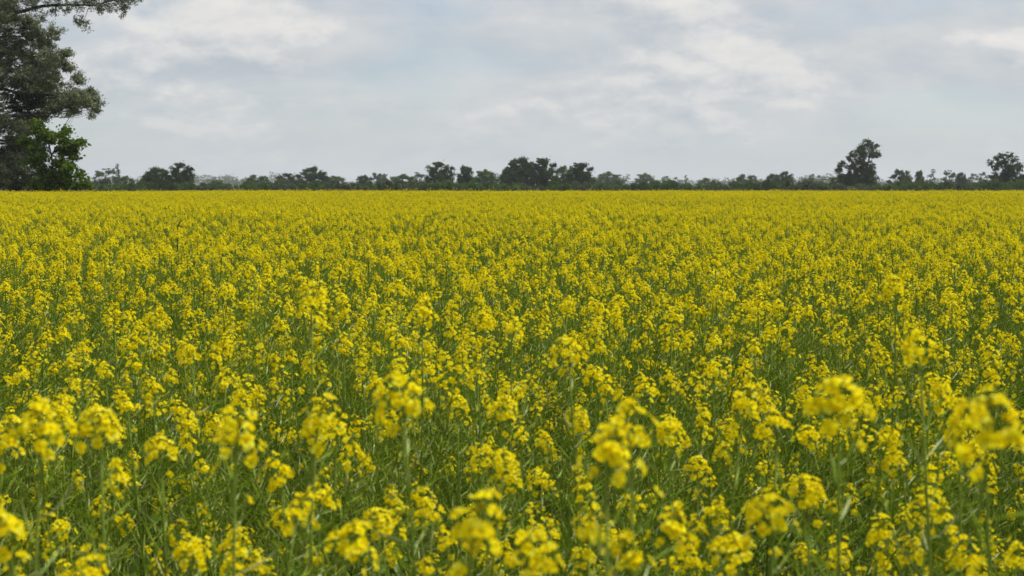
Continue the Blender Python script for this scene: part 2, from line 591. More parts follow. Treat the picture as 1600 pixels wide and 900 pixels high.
Yb = 300
o, bl = px_blobs([(1358, 224, 8), (1368, 231, 8), (1349, 231, 8), (1341, 238, 9), (1360, 241, 9), (1370, 243, 6), (1331, 240, 7), (1326, 248, 8), (1340, 253, 9),
                  (1355, 254, 9), (1317, 256, 7), (1329, 262, 9), (1346, 266, 9), (1366, 268, 7), (1361, 279, 8), (1313, 267, 7), (1320, 276, 8), (1338, 276, 10),
                  (1352, 283, 11), (1335, 288, 12), (1362, 290, 9), (1322, 290, 9), (1345, 293, 12), (1309, 283, 4), (1350, 243, 9), (1338, 266, 10), (1356, 266, 8), (1330, 276, 9), (1318, 284, 9), (1330, 284, 11), (1366, 281, 8), (1349, 275, 10), (1363, 260, 6)], Yb, 1350, 5, 2.0, 1.04)
rngb = np.random.default_rng(8)
trunk = np.array([(0, 0, -0.3), (-0.15, 0, 1.2), (-0.2, 0.1, 2.6), (0.0, 0.1, 4.0), (0.25, 0, 5.5), (0.45, 0, 7.0), (0.75, 0, 8.6), (1.0, 0, 10.0)])
tm, cm = blob_tree(101, trunk, bl, 0.50, (0.34, 0.24), M_OAK, per_clump=30, clump_r=0.40, clumps_per_m2=2.5, hollow=0.32)
add_tree('oak_tree', o, tm, cm, 'great lone dark tree with open leaning crown, far the tallest on the treeline', 'tree')

o, bl = px_blobs([(1566, 243, 6), (1576, 243, 6), (1584, 250, 6), (1556, 248, 6), (1551, 254, 5), (1571, 253, 8), (1562, 259, 8), (1590, 258, 5), (1596, 263, 6),
                  (1581, 262, 7), (1551, 264, 5), (1556, 274, 6), (1571, 268, 8), (1588, 272, 6), (1600, 275, 7), (1573, 280, 10), (1586, 286, 11), (1560, 286, 10),
                  (1573, 291, 12), (1600, 287, 9), (1548, 290, 8), (1573, 262, 9), (1578, 272, 10), (1566, 276, 9), (1592, 281, 8), (1554, 282, 7)], Yb, 1575, 6, 1.8, 1.1)
trunk = np.array([(0, 0, -0.3), (0.1, 0, 1.2), (-0.1, 0, 2.6), (0.05, 0, 4.0), (0.0, 0, 5.4), (-0.1, 0, 6.6), (0.1, 0, 7.6)])
tm, cm = blob_tree(102, trunk, bl, 0.62, (0.30, 0.22), M_OAK, per_clump=30, clump_r=0.36, clumps_per_m2=2.8, bark_min=0.05, hollow=0.3)
add_tree('oak_tree', o, tm, cm, 'dark knobbly oak with short upright clubbed branches near the picture edge', 'tree')

# --- low shrubs of the hedge in front of the trees
rs = np.random.default_rng(77)
named = sorted([(t[1], t[5]) for t in TREES] + [(1345, 'great lone tree'), (1573, 'knobbly oak')])
SHORT = {164: 'loose grey-green tree', 182: 'wispy pale treetop', 196: 'small grey tree', 244: 'lower oak of the close pair', 284: 'taller oak of the close pair',
         402: 'wide low hazy tree', 446: 'small domed oak', 488: 'broad sloping oak', 524: 'low filling tree', 568: 'small pointed tree', 592: 'faint flat-topped tree',
         628: 'pale bushy tree', 656: 'feathery light tree', 688: 'tall dense oak', 727: 'narrow dark oak', 759: 'light open tree', 795: 'shoulder oak', 815: 'highest middle oak',
         848: 'second high oak', 880: 'tucked light tree', 907: 'domed closing oak', 948: 'hazy blue-grey tree', 1008: 'hazy rounded treetop', 1046: 'feathery pale tree',
         1072: 'tiny spiky treetop', 1104: 'small low tree', 1166: 'wide flat hazy tree', 1208: 'leaning narrow tree', 1226: 'taller narrow hazy tree', 1273: 'pale square-topped tree',
         1316: 'low spreading bushy tree', 1345: 'great lone tree', 1408: 'broad low oak', 1437: 'small round treetop', 1456: 'thin spiky tree', 1484: 'pale rounded hedge tree',
         1502: 'small grey hedge tree', 1532: 'hazy pale tree', 1573: 'knobbly oak', 1600: 'low edge tree'}
used = {}
px = 122.0
i = 0
while px < 1612:
    k = int(rs.integers(0, 5))
    top = rs.uniform(284, 291) - 3.0 * hash_f(round(px / 90.0))
    w = rs.uniform(30, 48)
    near = min(SHORT, key=lambda q: abs(q - px))
    tone = ['mid green', 'light green', 'mid green', 'greyish', 'dark'][k]
    side = 'at the foot of' if abs(near - px) < 9 else ('just left of' if px < near else 'just right of')
    lab = 'low %s hedge shrub %s the %s' % (tone, side, SHORT[near])
    used[lab] = used.get(lab, 0) + 1
    if used[lab] > 1:
        lab = 'another ' + lab
    far_tree('shrub_%d' % k, px, top, w, rs.uniform(265, 290), lab, 'hedge_shrub', 'shrub', 'shrubs along the far field edge')
    px += rs.uniform(18, 31)
    i += 1

# --- far wood that reads as one mass
rw = np.random.default_rng(5)
n = 15000
wx = rw.uniform(-1100, 1100, n)
wy = rw.uniform(1200, 1500, n)
prof = 11.5 + 3.2 * np.sin(wx * 0.021 + 1.0) + 2.4 * np.sin(wx * 0.057 + 2.0) + 1.8 * np.sin(wx * 0.13) + rw.normal(size=n) * 0.6
prof += 3.0 * np.exp(-((wx + 380) / 90.0) ** 2)
hz = rw.random(n) * prof
cc = np.stack([wx, wy, ground_z(wx, wy) + hz], 1)
idx = np.repeat(np.arange(n), 12)
pos = cc[idx] + rw.normal(size=(len(idx), 3)) * np.array([1.9, 1.9, 0.7])
tag(link('distant_woodland', quads_mesh('distant_woodland', leaf_quads(rw, pos, 1.5, 1.2), M_WOOD)),
    'long low hazy wood closing the horizon behind all the trees', 'woodland', kind='stuff')

# ------------------------------------------------------------------ the big willow and the bright green maple at the left field edge
Yw = 92.0
o, bl = px_blobs([
    (-30, 20, 40), (20, 20, 26), (45, 45, 26), (10, 62, 34), (62, 62, 20), (-40, 80, 46),
    (40, 92, 34), (75, 95, 26), (92, 100, 18), (10, 110, 36), (55, 128, 34), (88, 130, 24), (105, 138, 16), (25, 150, 36),
    (118, 148, 16), (136, 156, 14), (148, 166, 8), (106, 146, 18), (112, 158, 15), (95, 162, 18), (126, 162, 13), (140, 168, 9), (100, 118, 14), (82, 76, 14), (72, 45, 12), (30, 182, 22), (55, 180, 15), (82, 172, 14), (100, 172, 10), (5, 205, 26), (40, 192, 16), (40, 235, 24), (15, 255, 30), (70, 155, 24), (-30, 150, 50), (10, 185, 30), (-20, 220, 46), (20, 225, 30), (45, 205, 20),
    (30, 262, 34), (-10, 275, 44), (60, 278, 24), (40, 290, 30), (72, 292, 16), (5, 245, 34),
], Yw, -70, 9, 2.6)
trunk = np.array([(0, 0, -0.5), (0.1, 0, 1.5), (0.5, 0.1, 3.5), (0.7, 0.2, 5.5), (1.1, 0, 7.5), (1.5, -0.1, 9.5), (1.7, 0, 11.5), (1.9, 0, 13.8), (2.0, 0, 16.0)])
rng = np.random.default_rng(201)
tm, cm = blob_tree(201, trunk, bl, 0.62, (0.21, 0.066), M_WILLOW, per_clump=105, clump_r=0.28, clumps_per_m2=5.0, droop=0.25, bark_min=0.015, hollow=0.3, rise=0.25, limb=0.4)
# the two bare limbs that reach out of the crown, with sprays of leaves at their ends
mbw = MB()


def limb_px(mb, lst, r0, r1, o, yo=0.0, sides=6):
    pts = np.array([at(a, b, Yw) - o + np.array([0, yo, 0]) for a, b in lst])
    # resample
    t = np.linspace(0, len(pts) - 1, (len(pts) - 1) * 4 + 1)
    P = np.stack([np.interp(t, np.arange(len(pts)), pts[:, k]) for k in range(3)], 1)
    P += rng.normal(size=P.shape) * 0.02
    mb.tube(P, np.linspace(r0, r1, len(P)), 0, sides)
    return P


spray = []
P = limb_px(mbw, [(-60, 120), (-25, 60), (5, 30), (35, 22), (75, 12), (110, 11), (150, 12), (185, 4), (205, -6)], 0.20, 0.02, o, -1.0)
P2 = limb_px(mbw, [(-60, 120), (-20, 20), (15, -20), (60, -40), (110, -40)], 0.28, 0.08, o, -0.7)
P3 = limb_px(mbw, [(-40, 200), (-10, 190), (25, 183), (60, 182), (85, 183), (95, 178), (105, 176)], 0.15, 0.02, o, -1.4)
P4 = limb_px(mbw, [(-50, 160), (10, 140), (50, 150), (90, 150), (120, 158), (148, 176)], 0.15, 0.02, o, -0.8)
P5 = limb_px(mbw, [(5, 30), (20, 8), (35, -10)], 0.18, 0.1, o, -1.0)
for (x, y, r, n_) in [(150, 4, 11, 420), (172, 10, 10, 380), (190, 8, 12, 520), (206, 2, 11, 480), (200, 16, 8, 260), (218, -4, 8, 300), (125, 8, 7, 160), (135, 35, 7, 230), (142, 44, 4, 120), (128, 38, 5, 120),
                       (165, 20, 6, 130), (100, 6, 8, 160), (160, -12, 14, 500), (110, -14, 14, 400), (70, -4, 12, 300), (75, 30, 10, 250), (95, 18, 8, 240), (112, 14, 7, 220), (60, 14, 12, 420), (85, -6, 14, 500), (140, 2, 9, 260), (178, 0, 8, 260), (50, 0, 14, 500), (20, 5, 16, 600),
                       (112, 180, 6, 110), (100, 172, 6, 100), (80, 176, 6, 100), (150, 180, 5, 170), (132, 168, 8, 240), (145, 158, 8, 260)]:
    c = at(x, y, Yw) - o + np.array([0, -1.0, 0])
    k = max(3, n_ // 22)
    sub = c + rng.normal(size=(k, 3)) * (r / FPX * Yw) * 0.62
    for q in sub[::2]:
        mbw.tube(curve(c, q, rng, 4, 0.2), [0.018, 0.014, 0.01, 0.006], 0, 3)
    ii = rng.integers(0, k, n_)
    spray.append(sub[ii] + rng.normal(size=(n_, 3)) * 0.11)
for a, b, n_ in [((148, 12), (137, 44), 8), ((172, 8), (196, 18), 6)]:
    mbw.tube(curve(at(*a, Yw) - o + np.array([0, -1.0, 0]), at(*b, Yw) - o + np.array([0, -1.0, 0]), rng, 6, 0.2), np.linspace(0.03, 0.008, 6), 0, 4)
willow = add_tree('willow_tree', o, tm, cm, 'large grey-green willow filling the upper corner with its drooping crown', 'tree')
link('limb', mbw.mesh('limb', [M_BARK], True), willow)
sp = link('leaf_spray', quads_mesh('leaf_spray', leaf_quads(rng, np.concatenate(spray), 0.19, 0.07, 0.2), M_WILLOW), willow)
sp['kind'] = 'stuff'

Ym = 88.0
o, bl = px_blobs([(66, 196, 9), (58, 208, 12), (75, 212, 12), (88, 218, 10), (101, 212, 6), (102, 222, 9), (115, 226, 9), (62, 230, 12), (90, 235, 14), (108, 242, 12), (70, 250, 14),
                  (95, 258, 16), (115, 262, 11), (128, 272, 6), (78, 274, 16), (104, 278, 16), (88, 292, 18), (118, 290, 12), (65, 290, 14), (48, 222, 10), (100, 204, 4), (121, 222, 5)], Ym, 84, 12, 1.1)
trunk = np.array([(0, 0, -0.4), (0.03, 0, 0.8), (-0.05, 0, 1.8), (0.0, 0, 2.9), (-0.1, 0, 4.0), (-0.3, 0, 5.0)])
tm, cm = blob_tree(301, trunk, bl, 0.16, (0.22, 0.19), M_GREEN, per_clump=44, clump_r=0.34, clumps_per_m2=7.0, hollow=0.15)
add_tree('maple_tree', o, tm, cm, 'bright green bushy maple at the field edge under the willow', 'tree')

# ------------------------------------------------------------------ rapeseed
R = np.random.default_rng(2024)


def flower_mb(rng, size=0.0088, open_=0.35):
    """four rounded petals set crosswise round a small green-yellow heart; faces +Z"""
    mb = MB()
    for k in range(4):
        w = k * math.pi / 2 + rng.normal() * 0.12
        up = open_ + rng.normal() * 0.16
        L = size * rng.uniform(0.88, 1.12)
        Wd = L * 0.58 * rng.uniform(0.9, 1.12)
        ca, sa = math.cos(w), math.sin(w)
        tw = rng.normal() * 0.25

        def P(r, s, h):
            z = h + s * tw
            return (ca * r - sa * s, sa * r + ca * s, z)
        z1, z2 = L * up * 0.75, L * up * 0.55
        pts = [P(0.08 * L, -0.12 * Wd, 0), P(0.08 * L, 0.12 * Wd, 0),
               P(0.58 * L, 0.95 * Wd, z1 + 0.10 * L), P(0.95 * L, 0.62 * Wd, z2), P(1.0 * L, 0, z2 - 0.06 * L), P(0.95 * L, -0.62 * Wd, z2), P(0.58 * L, -0.95 * Wd, z1 + 0.10 * L), P(0.55 * L, 0, z1 * 0.82)]
        mb.fan(pts, [(0, 1, 7), (1, 2, 7), (2, 3, 7), (3, 4, 7), (4, 5, 7), (5, 6, 7), (6, 0, 7)], 0)
    mb.tube([(0, 0, -0.002), (0, 0, 0.002), (0, 0, 0.0045)], [0.0012, 0.0016, 0.0008], 1, 3)
    return mb


FLOWERS = [flower_mb(R, 0.0099 * s, op) for s, op in ((1.0, 0.25), (1.05, 0.5), (0.92, 0.75), (1.0, 0.05))]
FLOWER_ME = [f.mesh('flower', [M_PETAL, M_BUD]) for f in FLOWERS]


def look(z, rng):
    """matrix whose Z axis points along z, with a random roll"""
    z = Vector(z).normalized()
    q = z.to_track_quat('Z', 'Y').to_matrix().to_4x4()
    return q @ Matrix.Rotation(rng.uniform(0, 6.28), 4, 'Z')


def head_def(rng, nf, spread=1.0):
    """a raceme top: flowers on stalks spiralling down from a knot of buds; origin at its base, growing to +Z"""
    body = MB()
    fl = []
    Hh = 0.045 * spread
    body.tube([(0, 0, -0.078), (0, 0, 0), (0, 0, Hh * 0.5), (0, 0, Hh)], [0.0016, 0.0016, 0.0013, 0.001], 1, 3)
    a0 = rng.uniform(0, 6.28)
    for i in range(nf):
        t = (i + 0.5) / nf
        a = a0 + i * 2.399 + rng.normal() * 0.25
        zr = Hh * (0.98 - 0.90 * t) + rng.normal() * 0.007
        rad = (0.009 + 0.021 * t ** 0.7) * spread * rng.uniform(0.55, 1.35)
        zf = zr + 0.011 * spread * (1.1 - 0.5 * t) + rng.normal() * 0.003
        p = Vector((math.cos(a) * rad, math.sin(a) * rad, zf))
        nrm = Vector((math.cos(a) * (0.45 + 0.75 * t), math.sin(a) * (0.45 + 0.75 * t), 0.85 - 0.45 * t + rng.normal() * 0.2))
        s = rng.uniform(0.82, 1.12) * (0.80 + 0.25 * t)
        fl.append((int(rng.integers(0, 4)), Matrix.Translation(p) @ look(nrm, rng) @ Matrix.Scale(s, 4)))
        body.tube([(0, 0, zr - 0.004), tuple(p * 0.5 + Vector((0, 0, (zr - 0.004) * 0.5)) - Vector((0, 0, 0.001))), tuple(p)], 0.0007, 1, 3)
    for i in range(int(rng.integers(0, 3))):                 # late blooms lower on the stalk
        a = rng.uniform(0, 6.28)
        rad = rng.uniform(0.018, 0.034) * spread
        zf = -rng.uniform(0.004, 0.060)
        p = Vector((math.cos(a) * rad, math.sin(a) * rad, zf))
        nrm = Vector((math.cos(a), math.sin(a), rng.uniform(-0.2, 0.8)))
        fl.append((int(rng.integers(0, 4)), Matrix.Translation(p) @ look(nrm, rng) @ Matrix.Scale(rng.uniform(0.75, 1.05), 4)))
        body.tube([(0, 0, zf - 0.012), tuple(p * 0.6 + Vector((0, 0, zf * 0.4 - 0.006))), tuple(p)], 0.0006, 1, 3)
    for i in range(9):
        a = rng.uniform(0, 6.28)
        rr = 0.006 * rng.random() ** 0.5
        c = np.array([math.cos(a) * rr, math.sin(a) * rr, Hh + 0.004 + rng.uniform(-0.002, 0.006)])
        body.tube([c - [0, 0, .0035], c, c + [0, 0, .0035]], [0.0008, 0.0019, 0.0007], 2, 4)
    return body, fl


HEADS = []
for nf, spd in ((18, 1.0), (14, 0.9), (22, 1.1), (11, 0.8), (17, 0.95), (25, 1.2), (6, 0.7), (4, 0.7), (16, 1.35)):
    body, fl = head_def(R, nf, spd)
    full = MB()
    full.add(body)
    for (fi, M) in fl:
        full.add(FLOWERS[fi], M, {0: 0, 1: 2})
    mats = [M_PETAL, M_STEM, M_BUD]
    HEADS.append(dict(body=body.mesh('flower_head', mats), full=full.mesh('flower_head', mats), mb=full, flowers=fl, mats=mats))


def pods_mb(rng, path, t0, t1, n):
    """slender curved seed pods standing off the stem"""
    mb = MB()
    path = np.asarray(path)
    seg = np.linalg.norm(np.diff(path, axis=0), axis=1)
    s = np.concatenate([[0], np.cumsum(seg)])
    for i in range(n):
        t = t0 + (t1 - t0) * (i + rng.random() * 0.6) / n
        p = np.array([np.interp(t * s[-1], s, path[:, k]) for k in range(3)])
        a = i * 2.399 + rng.normal() * 0.3
        out = np.array([math.cos(a), math.sin(a), 0.0])
        L = rng.uniform(0.030, 0.058) * (1.1 - 0.45 * (t - t0) / (t1 - t0 + 1e-6))
        lift = rng.uniform(0.25, 0.9)
        d1 = out * 0.9 + np.array([0, 0, 0.25])
        q1 = p + d1 * 0.014
        bend = rng.uniform(-0.25, 0.8)
        q2 = q1 + (out * (1 - 0.3 * lift) + np.array([0, 0, lift])) * L * 0.5
        q3 = q2 + (out * (0.75 - 0.6 * bend) + np.array([0, 0, lift + 0.5 * bend])) * L * 0.5
        mb.tube([p, q1, (q1 + q2) / 2, q2, q3], [0.0005, 0.0008, 0.0014, 0.0013, 0.0004], 0, 3)
    return mb


def branch_def(rng, reach, height):
    t = np.linspace(0, 1, 8)
    bow = rng.uniform(0.45, 0.8)
    x = reach * (t ** bow)
    z = height * (t ** rng.uniform(1.05, 1.35))
    y = 0.02 * np.sin(t * 3.0 + rng.uniform(0, 3)) * rng.normal()
    pts = np.stack([x, y, z], 1)
    pts[0] = 0
    mb = MB()
    mb.tube(pts, np.linspace(0.0023, 0.0011, 8), 0, 4)
    pm = pods_mb(rng, pts, 0.22, 0.97, int(rng.integers(26, 38)))
    tan = pts[-1] - pts[-2]
    return dict(mb=mb, me=mb.mesh('branch', [M_STEM], True), pmb=pm, pme=pm.mesh('seed_pods', [M_POD]), end=pts[-1], tan=tan / np.linalg.norm(tan), h=height)


BRANCHES = [branch_def(R, R.uniform(0.10, 0.26), R.uniform(0.28, 0.55)) for _ in range(12)]


def leaf_def(rng, L):
    mb = MB()
    n = 5
    prev = None
    for i in range(n):
        t = i / (n - 1)
        w = L * 0.16 * math.sin(math.pi * min(1, t * 0.85 + 0.12)) + 0.001
        x = L * t * 0.85
        z = L * (0.55 * t - 0.75 * t * t)
        row = [(x, -w, z + 0.35 * w), (x, 0, z), (x, w, z + 0.35 * w)]
        b = len(mb.v)
        mb.v.extend(row)
        if prev is not None:
            mb.f += [(prev, prev + 1, b + 1, b), (prev + 1, prev + 2, b + 2, b + 1)]
            mb.m += [0, 0]
        prev = b
    return mb


LEAVES = [leaf_def(R, L) for L in (0.10, 0.14, 0.18)]
LEAF_ME = [l.mesh('leaf', [M_LEAF], True) for l in LEAVES]

PLANT_H = 1.36


def plant_def(rng, idx, tall=False):
    H = PLANT_H
    lean = rng.normal(size=2) * 0.045
    t = np.linspace(0, 1, 10)
    pts = np.stack([lean[0] * t ** 1.6 + 0.008 * np.sin(t * 9 + idx), lean[1] * t ** 1.6 + 0.008 * np.cos(t * 7 + idx), H * t], 1)
    pts[0, :2] = 0
    sm = MB()
    sm.tube(pts, np.linspace(0.0050, 0.0014, 10), 0, 5)
    pm = pods_mb(rng, pts, 0.68, 0.985, int(rng.integers(28, 40)))
    tan = pts[-1] - pts[-2]
    tan /= np.linalg.norm(tan)
    parts = dict(stem=sm.mesh('stem', [M_STEM], True), stem_mb=sm, pods=pm.mesh('seed_pods', [M_POD]), pods_mb=pm, branches=[], heads=[], leaves=[])
    parts['top'] = pts[-1]
    hi = int(rng.choice([0, 2, 4, 5, 8, 2]))
    parts['heads'].append((hi, Matrix.Translation(pts[-1]) @ look(Vector(tan) + Vector(rng.normal(size=3) * 0.12), rng) @ Matrix.Scale(rng.uniform(0.62, 0.82) * (1.06 if tall else 1.0), 4)))
    nb = int(rng.integers(5, 8))
    if tall:
        nb -= 1
    a0 = rng.uniform(0, 6.28)
    for k in range(nb):
        bi = int(rng.integers(0, len(BRANCHES)))
        B = BRANCHES[bi]
        s = rng.uniform(0.8, 1.15)
        drop = abs(rng.normal()) * 0.10 + (0.09 if tall else 0.01)
        if k >= nb - 3:
            drop = rng.uniform(0.22, 0.5)                    # late shoots low in the stand
        z0 = max(0.25, H - drop - B['h'] * s)
        p0 = np.array([np.interp(z0, pts[:, 2], pts[:, j]) for j in range(3)])
        M = Matrix.Translation(p0) @ Matrix.Rotation(a0 + k * 2.4 + rng.normal() * 0.3, 4, 'Z') @ Matrix.Rotation(rng.normal() * 0.08, 4, 'Y') @ Matrix.Scale(s, 4)
        parts['branches'].append((bi, M))
        if k >= nb - 3 and rng.random() < 0.5:
            continue
        hi = int(rng.choice([0, 1, 3, 4, 7, 6, 3, 8]))
        Mh = M @ Matrix.Translation(B['end']) @ look(Vector(B['tan']) + Vector(rng.normal(size=3) * 0.15), rng) @ Matrix.Scale(rng.uniform(0.48, 0.72) / s, 4)
        parts['heads'].append((hi, Mh))
    for k in range(2):
        z0 = rng.uniform(0.2, 0.62) * H
        p0 = np.array([np.interp(z0, pts[:, 2], pts[:, j]) for j in range(3)])
        parts['leaves'].append((int(rng.integers(0, 3)), Matrix.Translation(p0) @ Matrix.Rotation(rng.uniform(0, 6.28), 4, 'Z') @ Matrix.Scale(rng.uniform(0.8, 1.2), 4)))
    return parts


N_PROTO = 14
PLANTS = [plant_def(R, i) for i in range(N_PROTO)]
TALL = [plant_def(R, i + 50, True) for i in range(8)]
FULL_MATS = [M_PETAL, M_STEM, M_BUD, M_POD, M_LEAF]


def plant_full(P):
    mb = MB()
    mb.add(P['stem_mb'], None, {0: 1})
    mb.add(P['pods_mb'], None, {0: 3})
    for bi, M in P['branches']:
        mb.add(BRANCHES[bi]['mb'], M, {0: 1})
        mb.add(BRANCHES[bi]['pmb'], M, {0: 3})
    for hi, M in P['heads']:
        mb.add(HEADS[hi]['mb'], M)
    for li, M in P['leaves']:
        mb.add(LEAVES[li], M, {0: 4})
    return mb


def build_plant(P, M, label, group, with_flowers):
    """one rapeseed plant as a thing: stem (> seed_pods), branches (> seed_pods), flower heads (> flowers), leaves"""
    root = link('rapeseed_plant', None, None, M)
    root.empty_display_size = 0.1
    tag(root, label, 'rapeseed', group)
    st = link('stem', P['stem'], root)
    link('seed_pods', P['pods'], st)['kind'] = 'stuff'
    for bi, Mb in P['branches']:
        b = link('branch', BRANCHES[bi]['me'], root, Mb)
        link('seed_pods', BRANCHES[bi]['pme'], b)['kind'] = 'stuff'
    for hi, Mh in P['heads']:
        h = link('flower_head', HEADS[hi]['body' if with_flowers else 'full'], root, Mh)
        if with_flowers:
            for fi, Mf in HEADS[hi]['flowers']:
                link('flower', FLOWER_ME[fi], h, Mf)
    for li, Ml in P['leaves']:
        link('leaf', LEAF_ME[li], root, Ml)
    return root


# --- plants whose heads stand out of the crop in the photograph: pixel of the top head, its width in pixels, label
STAND_OUT = [
    (735, 850, 112, 'tallest blurred rapeseed plant with a double yellow head low in the middle'),
    (815, 888, 92, 'blurred rapeseed head on the bottom edge just right of the double head'),
    (540, 880, 92, 'blurred rapeseed head on the bottom edge left of the double head'),
    (592, 835, 70, 'rapeseed plant with loose head up and left of the double head'),
    (675, 880, 44, 'short rapeseed plant with one round bloom beside the double head'),
    (365, 858, 66, 'narrow upright blurred rapeseed head near the bottom left'),
    (440, 752, 66, 'rapeseed plant with tall narrow head above the narrow upright one'),
    (500, 795, 66, 'rapeseed plant with loosely spread blooms between the narrow and double heads'),
    (14, 850, 96, 'blurred rapeseed head cut by the left edge near the bottom corner'),
    (4, 705, 70, 'blurred rapeseed head cut by the left edge higher up'),
    (64, 700, 92, 'broad blurred rapeseed head second from the left edge'),
    (158, 692, 80, 'broad soft rapeseed head third from the left edge'),
    (252, 722, 64, 'two-tiered rapeseed head right of the broad soft one'),
    (200, 640, 50, 'small clear rapeseed head above the two broad soft ones'),
    (195, 822, 48, 'thin rapeseed spike standing alone in the dark green gap'),
    (95, 838, 54, 'low rapeseed head just left of the thin lone spike'),
    (368, 705, 90, 'wide flat rapeseed head with a trailing bloom to its right'),
    (494, 674, 74, 'rounded rapeseed head standing free above the green gap'),
    (632, 650, 86, 'dark-centred rapeseed head on a straight stem left of the middle'),
    (715, 645, 46, 'small rapeseed head between the dark-centred head and the paired one'),
    (782, 655, 56, 'paired rapeseed head near the middle of the picture'),
    (755, 715, 50, 'small rapeseed head below the paired one'),
    (660, 500, 46, 'rapeseed head raised above its neighbours, left of the picture centre'),
    (755, 516, 40, 'small raised rapeseed head just above the picture centre'),
    (800, 526, 42, 'small raised rapeseed head at the picture centre'),
    (487, 482, 50, 'flat raised rapeseed head well back at the left'),
    (890, 568, 56, 'rapeseed plant with a wide top head just right of the centre'),
    (932, 600, 44, 'rapeseed head half a hand below the wide top head'),
    (902, 645, 30, 'single round rapeseed bloom on a thin stalk'),
    (984, 684, 98, 'large soft rapeseed head forming the top of the central right cluster'),
    (948, 736, 104, 'largest blurred rapeseed head in the cluster right of the middle'),
    (1046, 690, 60, 'ragged rapeseed head hanging off the large soft one'),
    (905, 752, 44, 'small rapeseed head at the left foot of the largest cluster'),
    (1160, 644, 62, 'fan-shaped rapeseed head on a dark straight stem'),
    (1214, 686, 66, 'rapeseed head with three clear blooms beside the fan-shaped one'),
    (1310, 660, 96, 'broad rapeseed head of several tiers at the right'),
    (1262, 694, 50, 'small rapeseed head filling the gap left of the tiered one'),
    (1438, 560, 72, 'tall ragged rapeseed plant raised high at the right'),
    (1470, 628, 56, 'rapeseed head below the tall ragged plant'),
    (1540, 705, 120, 'largest rapeseed head of all, near the right edge'),
    (1500, 672, 64, 'rapeseed head adjoining the largest one on its upper left'),
    (1545, 770, 44, 'small rapeseed head hanging under the largest one'),
    (1450, 806, 66, 'rapeseed head below and left of the largest one'),
    (1265, 788, 72, 'rapeseed head with branching blooms above the bottom right cluster'),
    (1208, 836, 96, 'large blurred rapeseed head in the bottom right cluster'),
    (1112, 808, 62, 'narrow rapeseed head left of the large bottom cluster'),
    (1045, 846, 86, 'blurred rapeseed head starting the bottom right cluster'),
    (1140, 880, 80, 'rapeseed head on the bottom edge inside the right cluster'),
    (1370, 846, 66, 'loose rapeseed head right of the bottom cluster'),
    (1500, 884, 70, 'rapeseed head on the bottom edge near the right corner'),
    (845, 760, 50, 'small clear rapeseed head right above the double head'),
    (905, 885, 60, 'rapeseed head on the bottom edge right of the middle'),
    (1400, 465, 44, 'raised rapeseed head far back at the right'),
    (1590, 880, 70, 'rapeseed head in the bottom right corner'),
    (300, 560, 44, 'raised rapeseed head back at the left'),
    (300, 880, 70, 'low rapeseed head on the bottom edge left of the narrow upright one'),
    (660, 790, 58, 'rapeseed head just above and left of the double head'),
    (1310, 880, 64, 'rapeseed head on the bottom edge between the bottom right heads'),
    (985, 800, 54, 'small rapeseed head under the largest central cluster'),
    (1090, 740, 50, 'small rapeseed head under the ragged one right of the middle'),
    (1395, 735, 56, 'rapeseed head between the tiered head and the largest one'),
    (165, 585, 40, 'lone raised rapeseed head back near the left edge'),
]
placed = []                       # ground positions taken
n_individual = 0
GROUP = 'rapeseed plants of the near rows'
for i, (px, py, w, lab) in enumerate(STAND_OUT):
    Y = min(6.5, 0.062 * FPX / w)
    P = TALL[i % 8]
    tgt = at(px, py + 0.15 * w, Y)
    h = P['top'][2]
    s = tgt[2] / h
    rz = hash_f(px + py) * 6.28
    Rm = Matrix.Rotation(rz, 4, 'Z')
    offv = Rm @ Vector(P['top'] * s)
    M = Matrix.Translation((tgt[0] - offv.x, tgt[1] - offv.y, 0.0)) @ Rm @ Matrix.Scale(s, 4)
    build_plant(P, M, lab, GROUP, True)
    placed.append((tgt[0] - offv.x, tgt[1] - offv.y))
    n_individual += 1

# --- the rest of the crop: scattered unevenly; the nearest in view are things too, the others one mass
DENS = 27.0
cell = 1.0 / math.sqrt(DENS)
rows = int((FIELD_END + 1.0) / cell)
pts = []
for j in range(rows):
    y = -1.0 + j * cell
    hw = 0.44 * max(y, 0) + 3.0
    k = int(2 * hw / cell) + 1
    x = -hw + cell * np.arange(k)
    pts.append(np.stack([x, np.full(k, y)], 1))
pts = np.concatenate(pts)
pts += R.uniform(-0.72, 0.72, pts.shape) * cell
X, Y = pts[:, 0], pts[:, 1]


def lumpy(x, y, f, s):
    return (np.sin(x * f + s) * np.cos(y * f * 0.8 + 1.7 * s) + np.sin(x * f * 1.9 - y * f * 1.3 + 2.3 * s) * 0.6 + np.cos(x * f * 0.6 + y * f * 2.3 + s) * 0.5) / 2.1


thin = lumpy(X, Y, 2.1, 0.4) * 0.5 + lumpy(X, Y, 0.7, 2.2) * 0.5
keep = R.random(len(X)) < (0.86 + 0.30 * thin)
keep &= (np.hypot(X, Y) > 0.75)
pl = np.array(placed)
for (a, b) in pl:
    keep &= np.hypot(X - a, Y - b) > 0.10
pts = pts[keep]
X, Y = pts[:, 0], pts[:, 1]
N = len(X)
hgt = PLANT_H * (1 + 0.045 * R.normal(size=N) + 0.028 * lumpy(X, Y, 1.1, 3.1))
tall = R.random(N) < 0.03
hgt[tall] += R.uniform(0.04, 0.14, tall.sum())
poke = (R.random(N) < 0.008) & (Y > 30) & (Y < 80)
hgt[poke] += R.uniform(0.08, 0.20, poke.sum())
near = np.hypot(X, Y) < 2.6
hgt[near] = np.minimum(hgt[near], 1.40)
vnear = np.hypot(X, Y) < 1.35
hgt[vnear] = np.minimum(hgt[vnear], 1.27)
scl = hgt / PLANT_H
gz = ground_z(X, Y) - 0.01
